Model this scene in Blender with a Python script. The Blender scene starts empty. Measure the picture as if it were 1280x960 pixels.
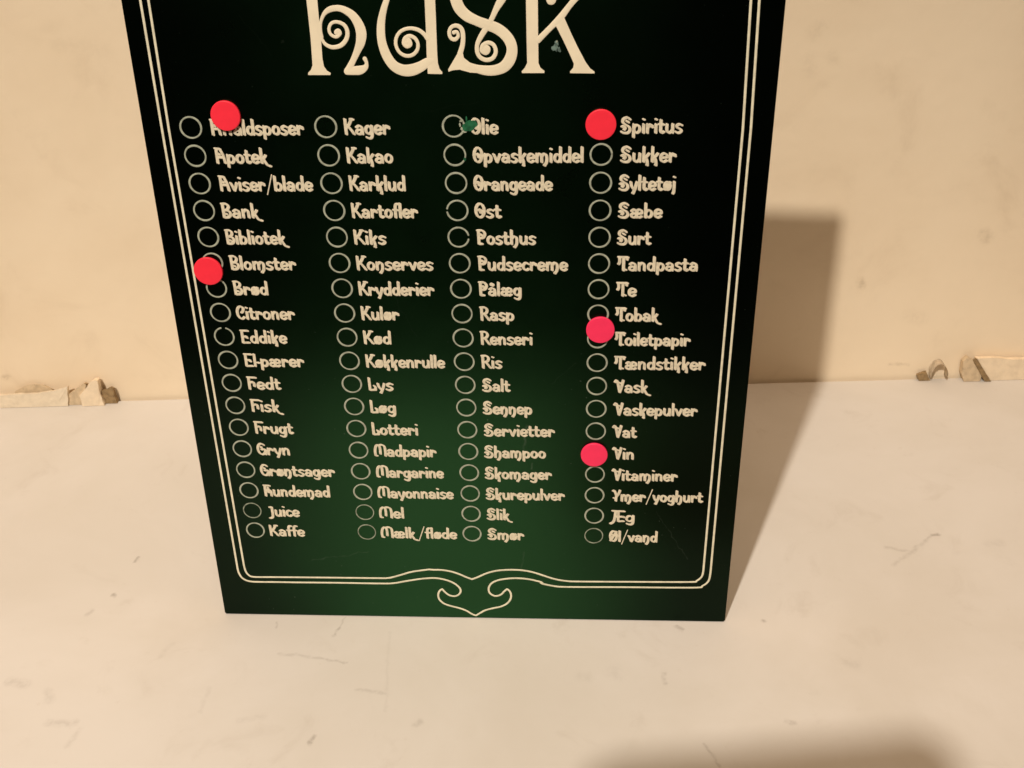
import bpy, bmesh, math, random
from mathutils import Matrix, Vector, noise
from mathutils.geometry import tessellate_polygon
random.seed(7)
scene = bpy.context.scene
COL = scene.collection

# ------------------------------------------------------------------ camera
cam_data = bpy.data.cameras.new("camera")
cam_data.sensor_width = 36.0
cam_data.lens = 38.414
cam_data.clip_start = 0.01
cam_data.clip_end = 50.0
cam_data.dof.use_dof = True
cam_data.dof.focus_distance = 0.40
cam_data.dof.aperture_fstop = 40.0
cam = bpy.data.objects.new("camera", cam_data)
COL.objects.link(cam)
CAM_POS = Vector([0.02498, -0.330065, 0.322608])
CAM_ROT = Matrix([[0.9995501, 0.0273807, 0.0122432], [-0.004284, 0.534343, -0.8452569], [-0.0296858, 0.8448242, 0.5342199]])
cam.matrix_world = Matrix.Translation(CAM_POS) @ CAM_ROT.to_4x4()
scene.camera = cam

# ------------------------------------------------------------------ room light (dim warm room, brighter ceiling)
world = bpy.data.worlds.new("World")
scene.world = world
world.use_nodes = True
wn = world.node_tree.nodes; wl = world.node_tree.links
wn.clear()
w_out = wn.new('ShaderNodeOutputWorld'); w_bg = wn.new('ShaderNodeBackground')
w_tc = wn.new('ShaderNodeTexCoord'); w_sep = wn.new('ShaderNodeSeparateXYZ')
w_ramp = wn.new('ShaderNodeValToRGB')
wl.new(w_tc.outputs['Generated'], w_sep.inputs[0])
wl.new(w_sep.outputs['Z'], w_ramp.inputs[0])
w_ramp.color_ramp.elements[0].position = 0.60
w_ramp.color_ramp.elements[0].color = (0.010, 0.007, 0.004, 1)
w_ramp.color_ramp.elements[1].position = 1.0
w_ramp.color_ramp.elements[1].color = (0.95, 0.66, 0.42, 1)
wl.new(w_ramp.outputs[0], w_bg.inputs[0])
w_bg.inputs[1].default_value = 2.0
wl.new(w_bg.outputs[0], w_out.inputs[0])

# ------------------------------------------------------------------ the one lamp: a warm lamp up and to the left behind the photographer
lamp_data = bpy.data.lights.new("room_lamp", 'SPOT')
lamp_data.energy = 172.0
lamp_data.spot_size = math.radians(33)  # soft cone added to imitate lens vignetting
lamp_data.spot_blend = 1.0
lamp_data.color = (1.0, 0.905, 0.775)
lamp_data.shadow_soft_size = 0.034
lamp = bpy.data.objects.new("room_lamp", lamp_data)
lamp.location = (-0.51, -1.2566, 1.6936)
COL.objects.link(lamp)
lamp.rotation_euler = (Vector((-0.05, -0.01, 0.11)) - Vector(lamp.location)).to_track_quat('-Z', 'Y').to_euler()

scene.view_settings.view_transform = 'Standard'
scene.view_settings.look = 'None'
scene.view_settings.exposure = 0.0
scene.view_settings.gamma = 1.0

# ------------------------------------------------------------------ material helpers
def mat(name):
    m = bpy.data.materials.new(name); m.use_nodes = True
    nt = m.node_tree
    return m, nt, nt.nodes['Principled BSDF']

def nd(nt, kind, **kw):
    n = nt.nodes.new(kind)
    for k, v in kw.items():
        setattr(n, k, v)
    return n

def mth(nt, op, a, b=None, c=None, clamp=False):
    n = nt.nodes.new('ShaderNodeMath'); n.operation = op; n.use_clamp = clamp
    for i, s in enumerate((a, b, c)):
        if s is None: continue
        if isinstance(s, (int, float)): n.inputs[i].default_value = s
        else: nt.links.new(s, n.inputs[i])
    return n.outputs[0]

def noise_tex(nt, vec, scale, detail=4, rough=0.55, dist=0.0):
    n = nt.nodes.new('ShaderNodeTexNoise')
    n.inputs['Scale'].default_value = scale; n.inputs['Detail'].default_value = detail
    n.inputs['Roughness'].default_value = rough; n.inputs['Distortion'].default_value = dist
    if vec is not None: nt.links.new(vec, n.inputs['Vector'])
    return n.outputs['Fac']

def mix(nt, fac, a, b):
    n = nt.nodes.new('ShaderNodeMix'); n.data_type = 'RGBA'
    if isinstance(fac, (int, float)): n.inputs[0].default_value = fac
    else: nt.links.new(fac, n.inputs[0])
    for i, s in ((6, a), (7, b)):
        if isinstance(s, tuple): n.inputs[i].default_value = (*s, 1)
        else: nt.links.new(s, n.inputs[i])
    return n.outputs[2]

def smooth(nt, v, lo, hi):
    n = nt.nodes.new('ShaderNodeMapRange'); n.interpolation_type = 'SMOOTHSTEP'
    nt.links.new(v, n.inputs[0]); n.inputs[1].default_value = lo; n.inputs[2].default_value = hi
    return n.outputs[0]

def marks(nt, vec, lst, axes=(0, 1)):
    """wear marks: each one a soft capsule (x0,y0,x1,y1,radius,strength) in metres on the surface"""
    warp = nt.nodes.new('ShaderNodeTexNoise'); warp.inputs['Scale'].default_value = 260
    warp.inputs['Detail'].default_value = 3
    nt.links.new(vec, warp.inputs['Vector'])
    w = nd(nt, 'ShaderNodeVectorMath', operation='MULTIPLY_ADD')
    nt.links.new(warp.outputs['Color'], w.inputs[0]); w.inputs[1].default_value = (0.003,) * 3
    nt.links.new(vec, w.inputs[2])
    off = nd(nt, 'ShaderNodeVectorMath', operation='SUBTRACT')
    nt.links.new(w.outputs[0], off.inputs[0]); off.inputs[1].default_value = (0.0015,) * 3
    sp = nd(nt, 'ShaderNodeSeparateXYZ'); nt.links.new(off.outputs[0], sp.inputs[0])
    px, py = sp.outputs[axes[0]], sp.outputs[axes[1]]
    brk = smooth(nt, noise_tex(nt, vec, 420, 2), 0.35, 0.6)
    tot = None
    for (x0, y0, x1, y1, r, s) in lst:
        dx, dy = x1 - x0, y1 - y0; L2 = max(dx * dx + dy * dy, 1e-10)
        ax = mth(nt, 'SUBTRACT', px, x0); ay = mth(nt, 'SUBTRACT', py, y0)
        h = mth(nt, 'ADD', mth(nt, 'MULTIPLY', ax, dx / L2), mth(nt, 'MULTIPLY', ay, dy / L2), clamp=True)
        ex = mth(nt, 'MULTIPLY_ADD', h, -dx, ax); ey = mth(nt, 'MULTIPLY_ADD', h, -dy, ay)
        d = mth(nt, 'SQRT', mth(nt, 'ADD', mth(nt, 'MULTIPLY', ex, ex), mth(nt, 'MULTIPLY', ey, ey)))
        m = mth(nt, 'SUBTRACT', 1.0, smooth(nt, d, 0.0, r))
        m = mth(nt, 'MULTIPLY', m, s)
        tot = m if tot is None else mth(nt, 'MAXIMUM', tot, m)
    return mth(nt, 'MULTIPLY', tot, mth(nt, 'MULTIPLY_ADD', brk, 0.6, 0.4))

def bump(nt, bsdf, h, strength, dist):
    b = nt.nodes.new('ShaderNodeBump'); b.inputs['Strength'].default_value = strength
    b.inputs['Distance'].default_value = dist
    nt.links.new(h, b.inputs['Height']); nt.links.new(b.outputs[0], bsdf.inputs['Normal'])

def objvec(nt):
    return nt.nodes.new('ShaderNodeTexCoord').outputs['Object']

# tabletop: worn off-white laminate
TABLE_MARKS = [(-0.15448, 0.01925, -0.15423, 0.01899, 0.00171, 0.51), (-0.15152, 0.04011, -0.15064, 0.04328, 0.00133, 0.476), (-0.07632, -0.01711, -0.05985, -0.0198, 0.00133, 0.204), (-0.05985, -0.0198, -0.04921, -0.02312, 0.00114, 0.2584), (-0.04348, -0.03686, -0.03187, -0.03882, 0.00152, 0.204), (-0.05759, -0.06188, -0.05631, -0.05865, 0.00152, 0.51), (-0.181, -0.0285, -0.17397, -0.03037, 0.00342, 0.204), (-0.15824, -0.04971, -0.14845, -0.05, 0.00285, 0.204), (-0.16373, -0.03433, -0.16152, -0.03879, 0.00304, 0.1496), (-0.14703, -0.0604, -0.145, -0.05311, 0.0019, 0.136), (-0.05604, -0.00767, -0.05427, -0.00367, 0.00114, 0.408), (-0.05427, -0.00367, -0.05271, 0.00226, 0.00076, 0.238), (-0.01908, -0.05458, -0.01797, -0.05349, 0.00228, 0.238), (-0.1622, 0.00793, -0.16126, 0.01028, 0.0019, 0.238), (-0.03325, -0.00665, -0.03099, -0.04819, 0.00114, 0.0816), (-0.0805, -0.00278, -0.08074, 0.00044, 0.00095, 0.272), (0.20461, 0.0447, 0.20724, 0.04514, 0.00152, 0.544), (0.20461, 0.0447, 0.192, 0.03391, 0.00152, 0.238), (0.192, 0.03391, 0.18189, 0.03748, 0.0019, 0.238), (0.192, 0.03391, 0.18129, 0.02601, 0.00171, 0.1904), (0.11893, -0.00551, 0.11949, -0.00599, 0.00171, 0.476), (0.08382, -0.00748, 0.08578, -0.00979, 0.00152, 0.34), (0.07557, -0.03252, 0.07529, -0.03737, 0.00133, 0.272), (0.11783, -0.05715, 0.11979, -0.05757, 0.00209, 0.306), (0.08588, -0.06636, 0.09002, -0.07622, 0.00114, 0.272), (0.14741, -0.02947, 0.15026, -0.03039, 0.00418, 0.1224), (0.05687, -0.03028, 0.05752, -0.03358, 0.00418, 0.0952), (0.22656, 0.03788, 0.23214, 0.03874, 0.0038, 0.102), (0.04366, -0.03273, 0.04608, -0.03362, 0.0038, 0.0952), (-0.12473, -0.01682, -0.12156, -0.01037, 0.0019, 0.1088), (-0.08554, -0.05036, -0.07681, -0.04872, 0.00228, 0.0952), (-0.10164, -0.04606, -0.1007, -0.03428, 0.00152, 0.0884)]
M_TABLE, nt, b = mat("worn_white_laminate")
v = objvec(nt)
c = mix(nt, smooth(nt, noise_tex(nt, v, 9, 5, .6, .4), .3, .75), (0.645, 0.615, 0.585), (0.585, 0.55, 0.505))
c = mix(nt, mth(nt, 'MULTIPLY', smooth(nt, noise_tex(nt, v, 40, 6, .65, .8), .56, .80), .34), c, (0.45, 0.40, 0.35))
c = mix(nt, mth(nt, 'MULTIPLY', smooth(nt, noise_tex(nt, v, 240, 3, .6), .64, .80), .16), c, (0.45, 0.38, 0.32))
c = mix(nt, marks(nt, v, TABLE_MARKS), c, (0.20, 0.165, 0.14))
nt.links.new(c, b.inputs['Base Color'])
nt.links.new(mth(nt, 'MULTIPLY_ADD', noise_tex(nt, v, 30, 4), .25, .42), b.inputs['Roughness'])
b.inputs['Specular IOR Level'].default_value = 0.25
bump(nt, b, noise_tex(nt, v, 160, 5, .6), .10, .0006)

# wall: yellowed painted plaster
WALL_MARKS = [(0.20008, 0.05972, 0.20075, 0.05785, 0.00384, 0.34), (0.25853, 0.08494, 0.2606, 0.08267, 0.0048, 0.28), (0.16329, 0.19013, 0.16136, 0.18804, 0.006, 0.13), (0.15954, 0.17538, 0.16092, 0.16978, 0.006, 0.1), (0.1704, 0.17688, 0.17133, 0.17538, 0.0048, 0.1), (-0.25868, 0.01594, -0.2568, 0.01639, 0.00264, 0.35), (0.22276, 0.00905, 0.23283, 0.00822, 0.00168, 0.25), (-0.18514, 0.19332, -0.16384, 0.19013, 0.006, 0.07), (0.23, 0.03847, 0.23447, 0.03688, 0.0072, 0.1)]
M_WALL, nt, b = mat("yellowed_wall_paint")
v = objvec(nt)
c = mix(nt, smooth(nt, noise_tex(nt, v, 6, 5, .6, .3), .3, .75), (0.87, 0.74, 0.565), (0.80, 0.66, 0.485))
c = mix(nt, mth(nt, 'MULTIPLY', smooth(nt, noise_tex(nt, v, 24, 5, .6, .6), .52, .80), .32), c, (0.58, 0.45, 0.31))
c = mix(nt, marks(nt, v, WALL_MARKS, (0, 2)), c, (0.36, 0.27, 0.17))
nt.links.new(c, b.inputs['Base Color'])
b.inputs['Roughness'].default_value = .7
b.inputs['Specular IOR Level'].default_value = 0.2
bump(nt, b, mth(nt, 'ADD', noise_tex(nt, v, 18, 3), mth(nt, 'MULTIPLY', noise_tex(nt, v, 150, 4), .25)), .35, .002)

# board: dark bottle-green lacquer over metal
M_PANEL, nt, b = mat("bottle_green_lacquered_metal")
v = objvec(nt)
# green glow's sideways falloff painted into base colour: bottle green middle, black-green long edges
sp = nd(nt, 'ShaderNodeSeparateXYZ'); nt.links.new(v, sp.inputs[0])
glow_falloff = smooth(nt, mth(nt, 'ABSOLUTE', mth(nt, 'ADD', sp.outputs[0], mth(nt, 'MULTIPLY_ADD', noise_tex(nt, v, 12, 3), .02, -.006))), .012, .098)
nt.links.new(mix(nt, glow_falloff, (0.023, 0.080, 0.033), (0.009, 0.018, 0.011)), b.inputs['Base Color'])
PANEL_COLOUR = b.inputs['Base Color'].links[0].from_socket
scr = marks(nt, v, [(0.023991, 0.092688, 0.022925, 0.080777, 0.0008, 0.28), (0.025585, 0.075821, 0.025865, 0.073668, 0.0005, 0.4), (-0.051308, 0.232653, -0.051142, 0.231917, 0.0004, 0.6), (-0.010107, 0.209698, 0.010721, 0.21266, 0.0003, 0.1), (-0.027317, 0.157021, -0.015066, 0.129405, 0.00025, 0.1), (0.033546, 0.110356, 0.042192, 0.118612, 0.0003, 0.12), (-0.063621, 0.028567, -0.040399, 0.033073, 0.0003, 0.14), (0.073518, 0.05464, 0.08705, 0.0319, 0.0003, 0.1), (-0.063588, 0.24005, -0.054991, 0.227756, 0.0003, 0.08), (0.022254, 0.034421, 0.021145, 0.024445, 0.0006, 0.12)])
speck = mth(nt, 'MULTIPLY', smooth(nt, noise_tex(nt, v, 900, 1, .4), .74, .80), smooth(nt, noise_tex(nt, v, 30, 2), .45, .7))
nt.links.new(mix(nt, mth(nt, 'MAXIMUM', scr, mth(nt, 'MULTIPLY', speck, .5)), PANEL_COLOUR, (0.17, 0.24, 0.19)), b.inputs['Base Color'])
b.inputs['Metallic'].default_value = 1.0
nt.links.new(mth(nt, 'MULTIPLY_ADD', noise_tex(nt, v, 35, 5, .6), .10, .24), b.inputs['Roughness'])
bump(nt, b, noise_tex(nt, v, 14, 2), .06, .002)

def paint(name, col, rough=.5, var=.12, scale=300):
    m, nt, b = mat(name); v = objvec(nt)
    d = tuple(x * (1 - var * 2) for x in col)
    nt.links.new(mix(nt, smooth(nt, noise_tex(nt, v, scale, 3), .35, .7), col, d), b.inputs['Base Color'])
    b.inputs['Roughness'].default_value = rough
    b.inputs['Specular IOR Level'].default_value = .3
    return m
M_CREAM = paint("cream_print", (0.86, 0.76, 0.57), var=.035, scale=120)
M_TEXT = paint("cream_small_print", (0.76, 0.68, 0.515), var=.10, scale=700)
M_LINE = paint("pale_border_print", (0.80, 0.75, 0.57), var=.08)
M_RING = paint("pale_ring_print", (0.41, 0.44, 0.345), var=.15, scale=500)
M_RINGF = paint("faded_ring_print", (0.32, 0.36, 0.27), var=.25, scale=500)
M_SMEAR = paint("green_paint_smear", (0.020, 0.150, 0.065), var=.25, scale=500)
M_CHIP = paint("pale_scratch", (0.16, 0.24, 0.21), var=.4, scale=600)
M_RED = paint("glossy_red_plastic", (0.97, 0.032, 0.062), rough=.45, var=.02)
M_PINK = paint("pinkish_red_plastic", (0.97, 0.038, 0.125), rough=.45, var=.02)
M_STRUT = paint("dark_metal", (0.03, 0.03, 0.03))
M_PHONE = paint("black_phone_plastic", (0.02, 0.02, 0.022))
M_FLAKE = paint("cream_plaster", (0.84, 0.70, 0.52), .85, .05, 250)
M_FLAKEW = paint("pale_paper", (0.78, 0.675, 0.525), .85, .04, 300)
M_BROWN = paint("brown_broken_plaster", (0.66, 0.52, 0.35), .9, .10, 300)
M_DARK = paint("dark_brown_chip", (0.33, 0.225, 0.115), .9, .18, 500)

# ------------------------------------------------------------------ object helpers
def link(name, verts, faces, material, parent=None, smooth_shade=False):
    me = bpy.data.meshes.new(name); me.from_pydata(verts, [], faces); me.update()
    if material: me.materials.append(material)
    if smooth_shade:
        for p in me.polygons: p.use_smooth = True
    o = bpy.data.objects.new(name, me); COL.objects.link(o)
    if parent: o.parent = parent
    return o

def tag(o, label, cat=None, group=None, kind=None):
    if label: o["label"] = label
    if cat: o["category"] = cat
    if group: o["group"] = group
    if kind: o["kind"] = kind
    return o

def bm_obj(name, bm, material, parent=None, smooth_shade=False):
    me = bpy.data.meshes.new(name); bm.to_mesh(me); bm.free()
    me.materials.append(material)
    if smooth_shade:
        for p in me.polygons: p.use_smooth = True
    o = bpy.data.objects.new(name, me); COL.objects.link(o)
    if parent: o.parent = parent
    return o

def box_bm(x0, x1, y0, y1, z0, z1, bev=0.0, seg=2):
    bm = bmesh.new(); bmesh.ops.create_cube(bm, size=1)
    for vv in bm.verts:
        vv.co = Vector(((x0 + x1) / 2 + vv.co.x * (x1 - x0), (y0 + y1) / 2 + vv.co.y * (y1 - y0), (z0 + z1) / 2 + vv.co.z * (z1 - z0)))
    if bev: bmesh.ops.bevel(bm, geom=bm.edges[:], offset=bev, segments=seg, affect='EDGES')
    return bm

# ------------------------------------------------------------------ setting
WALL_Y = 0.17585
tag(bm_obj("tabletop", box_bm(-.46, .46, -.215, WALL_Y - .0008, -.022, 0.0, .0012), M_TABLE), "worn cream white tabletop with scratches under the green board", kind='structure')
tag(bm_obj("wall", box_bm(-1.6, 1.6, WALL_Y, WALL_Y + .1, -.75, 1.9), M_WALL), "yellowed cream wall behind the board", kind='structure')

# ------------------------------------------------------------------ raised print: domed ribbons and filled outlines, in board millimetres (x right, y up, z out)
class Print:
    def __init__(s): s.v = []; s.f = []
    def ribbon(s, pts, widths, h=.07, closed=False, z0=.02):
        n = len(pts); base = len(s.v); K = 5
        z0 += random.uniform(0, .012)
        rows = []
        def row(p, nx, ny, hw, hh):
            r = []
            for q, e in ((-1, 0), (-.72, .72), (0, 1), (.72, .72), (1, 0)):
                s.v.append((p[0] + nx * hw * q, p[1] + ny * hw * q, z0 + hh * e)); r.append(len(s.v) - 1)
            rows.append(r)
        T = []
        for i in range(n):
            a = pts[(i - 1) % n] if (closed or i > 0) else pts[i]
            c = pts[(i + 1) % n] if (closed or i < n - 1) else pts[i]
            dx, dy = c[0] - a[0], c[1] - a[1]; L = math.hypot(dx, dy) or 1e-9
            T.append((dx / L, dy / L))
        W = widths if hasattr(widths, '__len__') else [widths] * n
        if not closed:
            w = W[0] / 2
            for k in (-.98, -.75, -.4):
                p = (pts[0][0] + T[0][0] * w * k, pts[0][1] + T[0][1] * w * k); q = math.sqrt(1 - k * k)
                row(p, -T[0][1], T[0][0], w * q, h * q)
        for i in range(n):
            row(pts[i], -T[i][1], T[i][0], W[i] / 2, h)
        if not closed:
            w = W[-1] / 2
            for k in (.4, .75, .98):
                p = (pts[-1][0] + T[-1][0] * w * k, pts[-1][1] + T[-1][1] * w * k); q = math.sqrt(1 - k * k)
                row(p, -T[-1][1], T[-1][0], w * q, h * q)
        m = len(rows)
        for i in range(m if closed else m - 1):
            a, c = rows[i], rows[(i + 1) % m]
            for k in range(K - 1): s.f.append((a[k + 1], a[k], c[k], c[k + 1]))
    def poly(s, pts, h=.075):
        b = len(s.v); n = len(pts)
        for p in pts: s.v.append((p[0], p[1], h))
        area = sum(pts[i][0] * pts[(i + 1) % n][1] - pts[(i + 1) % n][0] * pts[i][1] for i in range(n))
        for tri in tessellate_polygon([[Vector((p[0], p[1], 0)) for p in pts]]):
            a, c, d = tri
            A = (pts[c][0] - pts[a][0]) * (pts[d][1] - pts[a][1]) - (pts[d][0] - pts[a][0]) * (pts[c][1] - pts[a][1])
            s.f.append(tuple(b + k for k in ((a, c, d) if A > 0 else (a, d, c))))
        b2 = len(s.v)
        for p in pts: s.v.append((p[0], p[1], 0.005))
        for i in range(n):
            j = (i + 1) % n
            q = (b + i, b2 + i, b2 + j, b + j)
            s.f.append(q if area > 0 else q[::-1])
    def build(s, name, material, parent):
        sc = .001
        return link(name, [(a * sc, b * sc, c * sc) for a, b, c in s.v], s.f, material, parent)

def crom(pts, n=5, closed=False):
    out = []; N = len(pts)
    for i in range(N if closed else N - 1):
        if closed: P = [pts[(i + k) % N] for k in (-1, 0, 1, 2)]
        else: P = [pts[max(0, min(N - 1, i + k))] for k in (-1, 0, 1, 2)]
        for k in range(n):
            t = k / n; t2 = t * t; t3 = t2 * t
            out.append(tuple(.5 * (2 * P[1][d] + (P[2][d] - P[0][d]) * t + (2 * P[0][d] - 5 * P[1][d] + 4 * P[2][d] - P[3][d]) * t2 + (3 * P[1][d] - P[0][d] - 3 * P[2][d] + P[3][d]) * t3) for d in range(len(pts[0]))))
    if not closed: out.append(tuple(pts[-1]))
    return out

# ------------------------------------------------------------------ ornate small lettering (stroke alphabet: cap height 1, baseline 0)
def E(cx, cy, rx, ry, a0=0, a1=360, n=14):
    return [(cx + rx * math.cos(math.radians(a0 + (a1 - a0) * i / n)), cy + ry * math.sin(math.radians(a0 + (a1 - a0) * i / n))) for i in range(n + 1)]
def S(*p): return crom(list(p), 4)
def Ln(*p): return list(p)
DOT = lambda x, y: [(x - .015, y), (x + .015, y)]
G = {}
G['a'] = (.52, [S((.10, .46), (.24, .55), (.38, .47), (.41, .32), (.41, .08)), E(.23, .20, .15, .125)])
G['b'] = (.52, [Ln((.10, .92), (.10, .08)), E(.27, .30, .16, .22)])
G['c'] = (.44, [E(.25, .31, .17, .23, 45, 320)])
G['d'] = (.52, [Ln((.42, .92), (.42, .08)), E(.25, .30, .16, .22)])
G['e'] = (.48, [S((.10, .29), (.26, .31), (.41, .34), (.38, .49), (.25, .55), (.12, .47), (.08, .31), (.12, .14), (.25, .07), (.40, .15))])
G['f'] = (.34, [S((.16, .08), (.16, .70), (.22, .88), (.34, .90)), Ln((.05, .53), (.30, .53))])
G['g'] = (.52, [E(.24, .31, .16, .22), S((.42, .55), (.42, .05), (.36, -.14), (.22, -.17), (.12, -.11))])
G['h'] = (.52, [Ln((.10, .92), (.10, .08)), S((.10, .40), (.24, .55), (.38, .48), (.40, .30), (.38, .06), (.28, -.10)), DOT(.27, -.11)])
G['i'] = (.22, [Ln((.11, .55), (.11, .08)), DOT(.11, .83)])
G['j'] = (.24, [S((.13, .55), (.13, .0), (.08, -.14)), DOT(.13, .83)])
G['k'] = (.46, [Ln((.10, .92), (.10, .08)), S((.14, .28), (.28, .42), (.38, .55)), S((.20, .36), (.28, .14), (.30, -.08)), DOT(.29, -.12)])
G['K!'] = (.62, [Ln((.10, .92), (.10, .08)), S((.14, .28), (.26, .40), (.34, .52)), S((.18, .34), (.30, .10), (.40, -.06), (.54, -.12)), DOT(.55, -.11)])
G['l'] = (.21, [Ln((.10, .92), (.10, .08))])
G['m'] = (.78, [Ln((.10, .55), (.10, .08)), S((.10, .40), (.22, .55), (.35, .47), (.37, .08)), S((.37, .40), (.50, .55), (.63, .47), (.66, .25), (.62, .02), (.53, -.09)), DOT(.53, -.12)])
G['n'] = (.52, [Ln((.10, .55), (.10, .08)), S((.10, .38), (.24, .55), (.38, .46), (.40, .08))])
G['~'] = (.52, [Ln((.10, .55), (.10, .08)), S((.10, .38), (.24, .55), (.38, .46), (.40, .2), (.36, .0), (.28, -.10)), DOT(.28, -.12)])
G['o'] = (.50, [E(.25, .31, .17, .23)])
G['p'] = (.52, [Ln((.10, .55), (.10, -.16)), E(.27, .30, .16, .22)])
G['r'] = (.44, [Ln((.10, .55), (.10, .08)), S((.10, .34), (.22, .53), (.35, .48)), DOT(.35, .40)])
G['s'] = (.44, [S((.37, .50), (.25, .55), (.11, .48), (.14, .36), (.28, .29), (.36, .19), (.28, .09), (.16, .07), (.07, .13))])
G['t'] = (.38, [S((.15, .78), (.15, .20), (.22, .08), (.33, .14)), Ln((.05, .54), (.30, .54))])
G['u'] = (.52, [S((.10, .55), (.10, .24), (.18, .09), (.30, .10), (.40, .24)), Ln((.41, .55), (.41, .08))])
G['v'] = (.48, [S((.06, .53), (.14, .36), (.24, .08)), S((.24, .08), (.34, .32), (.41, .53))])
G['y'] = (.48, [S((.07, .54), (.12, .30), (.24, .12)), S((.42, .54), (.34, .22), (.24, -.06)), DOT(.21, -.12)])
G['æ'] = (.74, [S((.10, .46), (.22, .55), (.34, .46), (.36, .08)), E(.22, .20, .14, .125), S((.38, .29), (.52, .31), (.64, .34), (.62, .49), (.50, .55), (.39, .46), (.37, .2), (.50, .07), (.64, .15))])
G['ø'] = (.50, [E(.25, .31, .17, .23), Ln((.10, .10), (.40, .53))])
G['å'] = (.52, G['a'][1] + [E(.25, .78, .065, .065, 0, 360, 8)])
G['/'] = (.46, [Ln((.05, -.16), (.42, 1.02))])
G['-'] = (.20, [Ln((.04, .32), (.15, .32))])
G['A'] = (.60, [Ln((.10, .92), (.10, .08)), Ln((.05, .93), (.32, .90)), S((.30, .90), (.44, .55), (.52, .08)), Ln((.12, .42), (.44, .40)), Ln((.24, .62), (.24, .56))])
G['B'] = (.56, [Ln((.10, .92), (.12, .08)), S((.06, .92), (.30, .92), (.42, .76), (.34, .58), (.18, .52)), S((.2, .54), (.42, .46), (.48, .28), (.36, .10), (.12, .08)), Ln((.27, .30), (.27, .27))])
G['C'] = (.56, [E(.32, .50, .23, .42, 40, 315), S((.48, .80), (.44, .60), (.34, .50))])
G['E'] = (.52, [Ln((.10, .92), (.10, .08)), Ln((.05, .92), (.46, .91)), Ln((.10, .08), (.47, .09)), Ln((.12, .51), (.34, .51)), DOT(.36, .42)])
G['F'] = (.50, [Ln((.10, .92), (.10, .08)), Ln((.05, .92), (.50, .90)), S((.12, .54), (.32, .58), (.38, .44), (.38, .28))])
G['G'] = (.60, [E(.31, .50, .23, .42, 48, 350), S((.30, .46), (.46, .48), (.53, .42), (.52, .08)), Ln((.30, .66), (.30, .60))])
G['H'] = (.58, [Ln((.10, .92), (.10, .08)), Ln((.05, .92), (.42, .90)), S((.10, .50), (.34, .56), (.46, .46), (.48, .08)), Ln((.30, .74), (.30, .36))])
G['J'] = (.42, [S((.28, .80), (.28, .10), (.22, -.06), (.08, -.12)), Ln((.14, .78), (.28, .80))])
G['K'] = (.60, [Ln((.10, .92), (.12, .08)), S((.14, .44), (.30, .62), (.44, .90)), Ln((.40, .92), (.54, .92)), S((.24, .52), (.40, .32), (.55, .08))])
G['L'] = (.50, [Ln((.10, .94), (.12, .08)), Ln((.12, .08), (.42, .09)), S((.42, .09), (.42, .28), (.36, .38))])
G['M'] = (.84, [S((.10, .10), (.08, .45), (.14, .78), (.26, .92), (.38, .84), (.42, .62), (.42, .24)), S((.36, .88), (.52, .94), (.70, .84), (.75, .55), (.75, .08)), DOT(.18, .10)])
G['O'] = (.60, [E(.30, .50, .22, .42), S((.22, .50), (.30, .56), (.38, .48), (.32, .36))])
G['P'] = (.54, [Ln((.10, .92), (.12, .08)), S((.05, .92), (.32, .92), (.46, .72), (.36, .48), (.14, .44)), Ln((.12, .08), (.30, .09)), Ln((.26, .68), (.26, .62))])
G['R'] = (.58, [Ln((.10, .92), (.12, .08)), S((.05, .92), (.32, .92), (.44, .74), (.36, .54), (.14, .48)), S((.28, .48), (.40, .30), (.54, .08))])
G['S'] = (.62, [S((.50, .84), (.36, .94), (.16, .86), (.12, .68), (.28, .54), (.46, .42), (.52, .24), (.40, .08), (.16, .08), (.07, .14)), S((.08, .42), (.18, .46), (.26, .36), (.20, .26)), Ln((.34, .74), (.42, .68))])
G['T'] = (.60, [Ln((.05, .92), (.58, .91)), Ln((.34, .90), (.34, .08)), S((.10, .90), (.12, .62), (.06, .48)), Ln((.54, .90), (.53, .76)), DOT(.47, .12)])
G['V'] = (.60, [S((.04, .80), (.12, .92), (.19, .80), (.26, .45), (.33, .08)), S((.33, .08), (.44, .50), (.52, .92)), DOT(.34, .74)])
G['Y'] = (.54, [S((.04, .86), (.12, .90), (.20, .70), (.28, .46)), S((.50, .92), (.40, .62), (.26, .40), (.24, .08)), DOT(.12, .30)])
G['Æ'] = (.78, [S((.30, .90), (.26, .30), (.18, .0), (.05, -.12)), Ln((.14, .92), (.74, .90)), Ln((.44, .90), (.44, .08)), Ln((.28, .44), (.64, .46)), Ln((.44, .08), (.72, .10)), Ln((.72, .46), (.72, .40))])
G['Ø'] = (.62, [E(.30, .50, .22, .42), Ln((.10, .12), (.50, .88)), DOT(.24, .62)])

GHOST = .42
def glyphs(word):
    out = list(word)
    if out[-1] == 'k': out[-1] = 'K!'
    for i in range(len(out) - 1):
        if out[i] == 'k' and out[i + 1] == '/': out[i] = 'K!'
    return out

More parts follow.
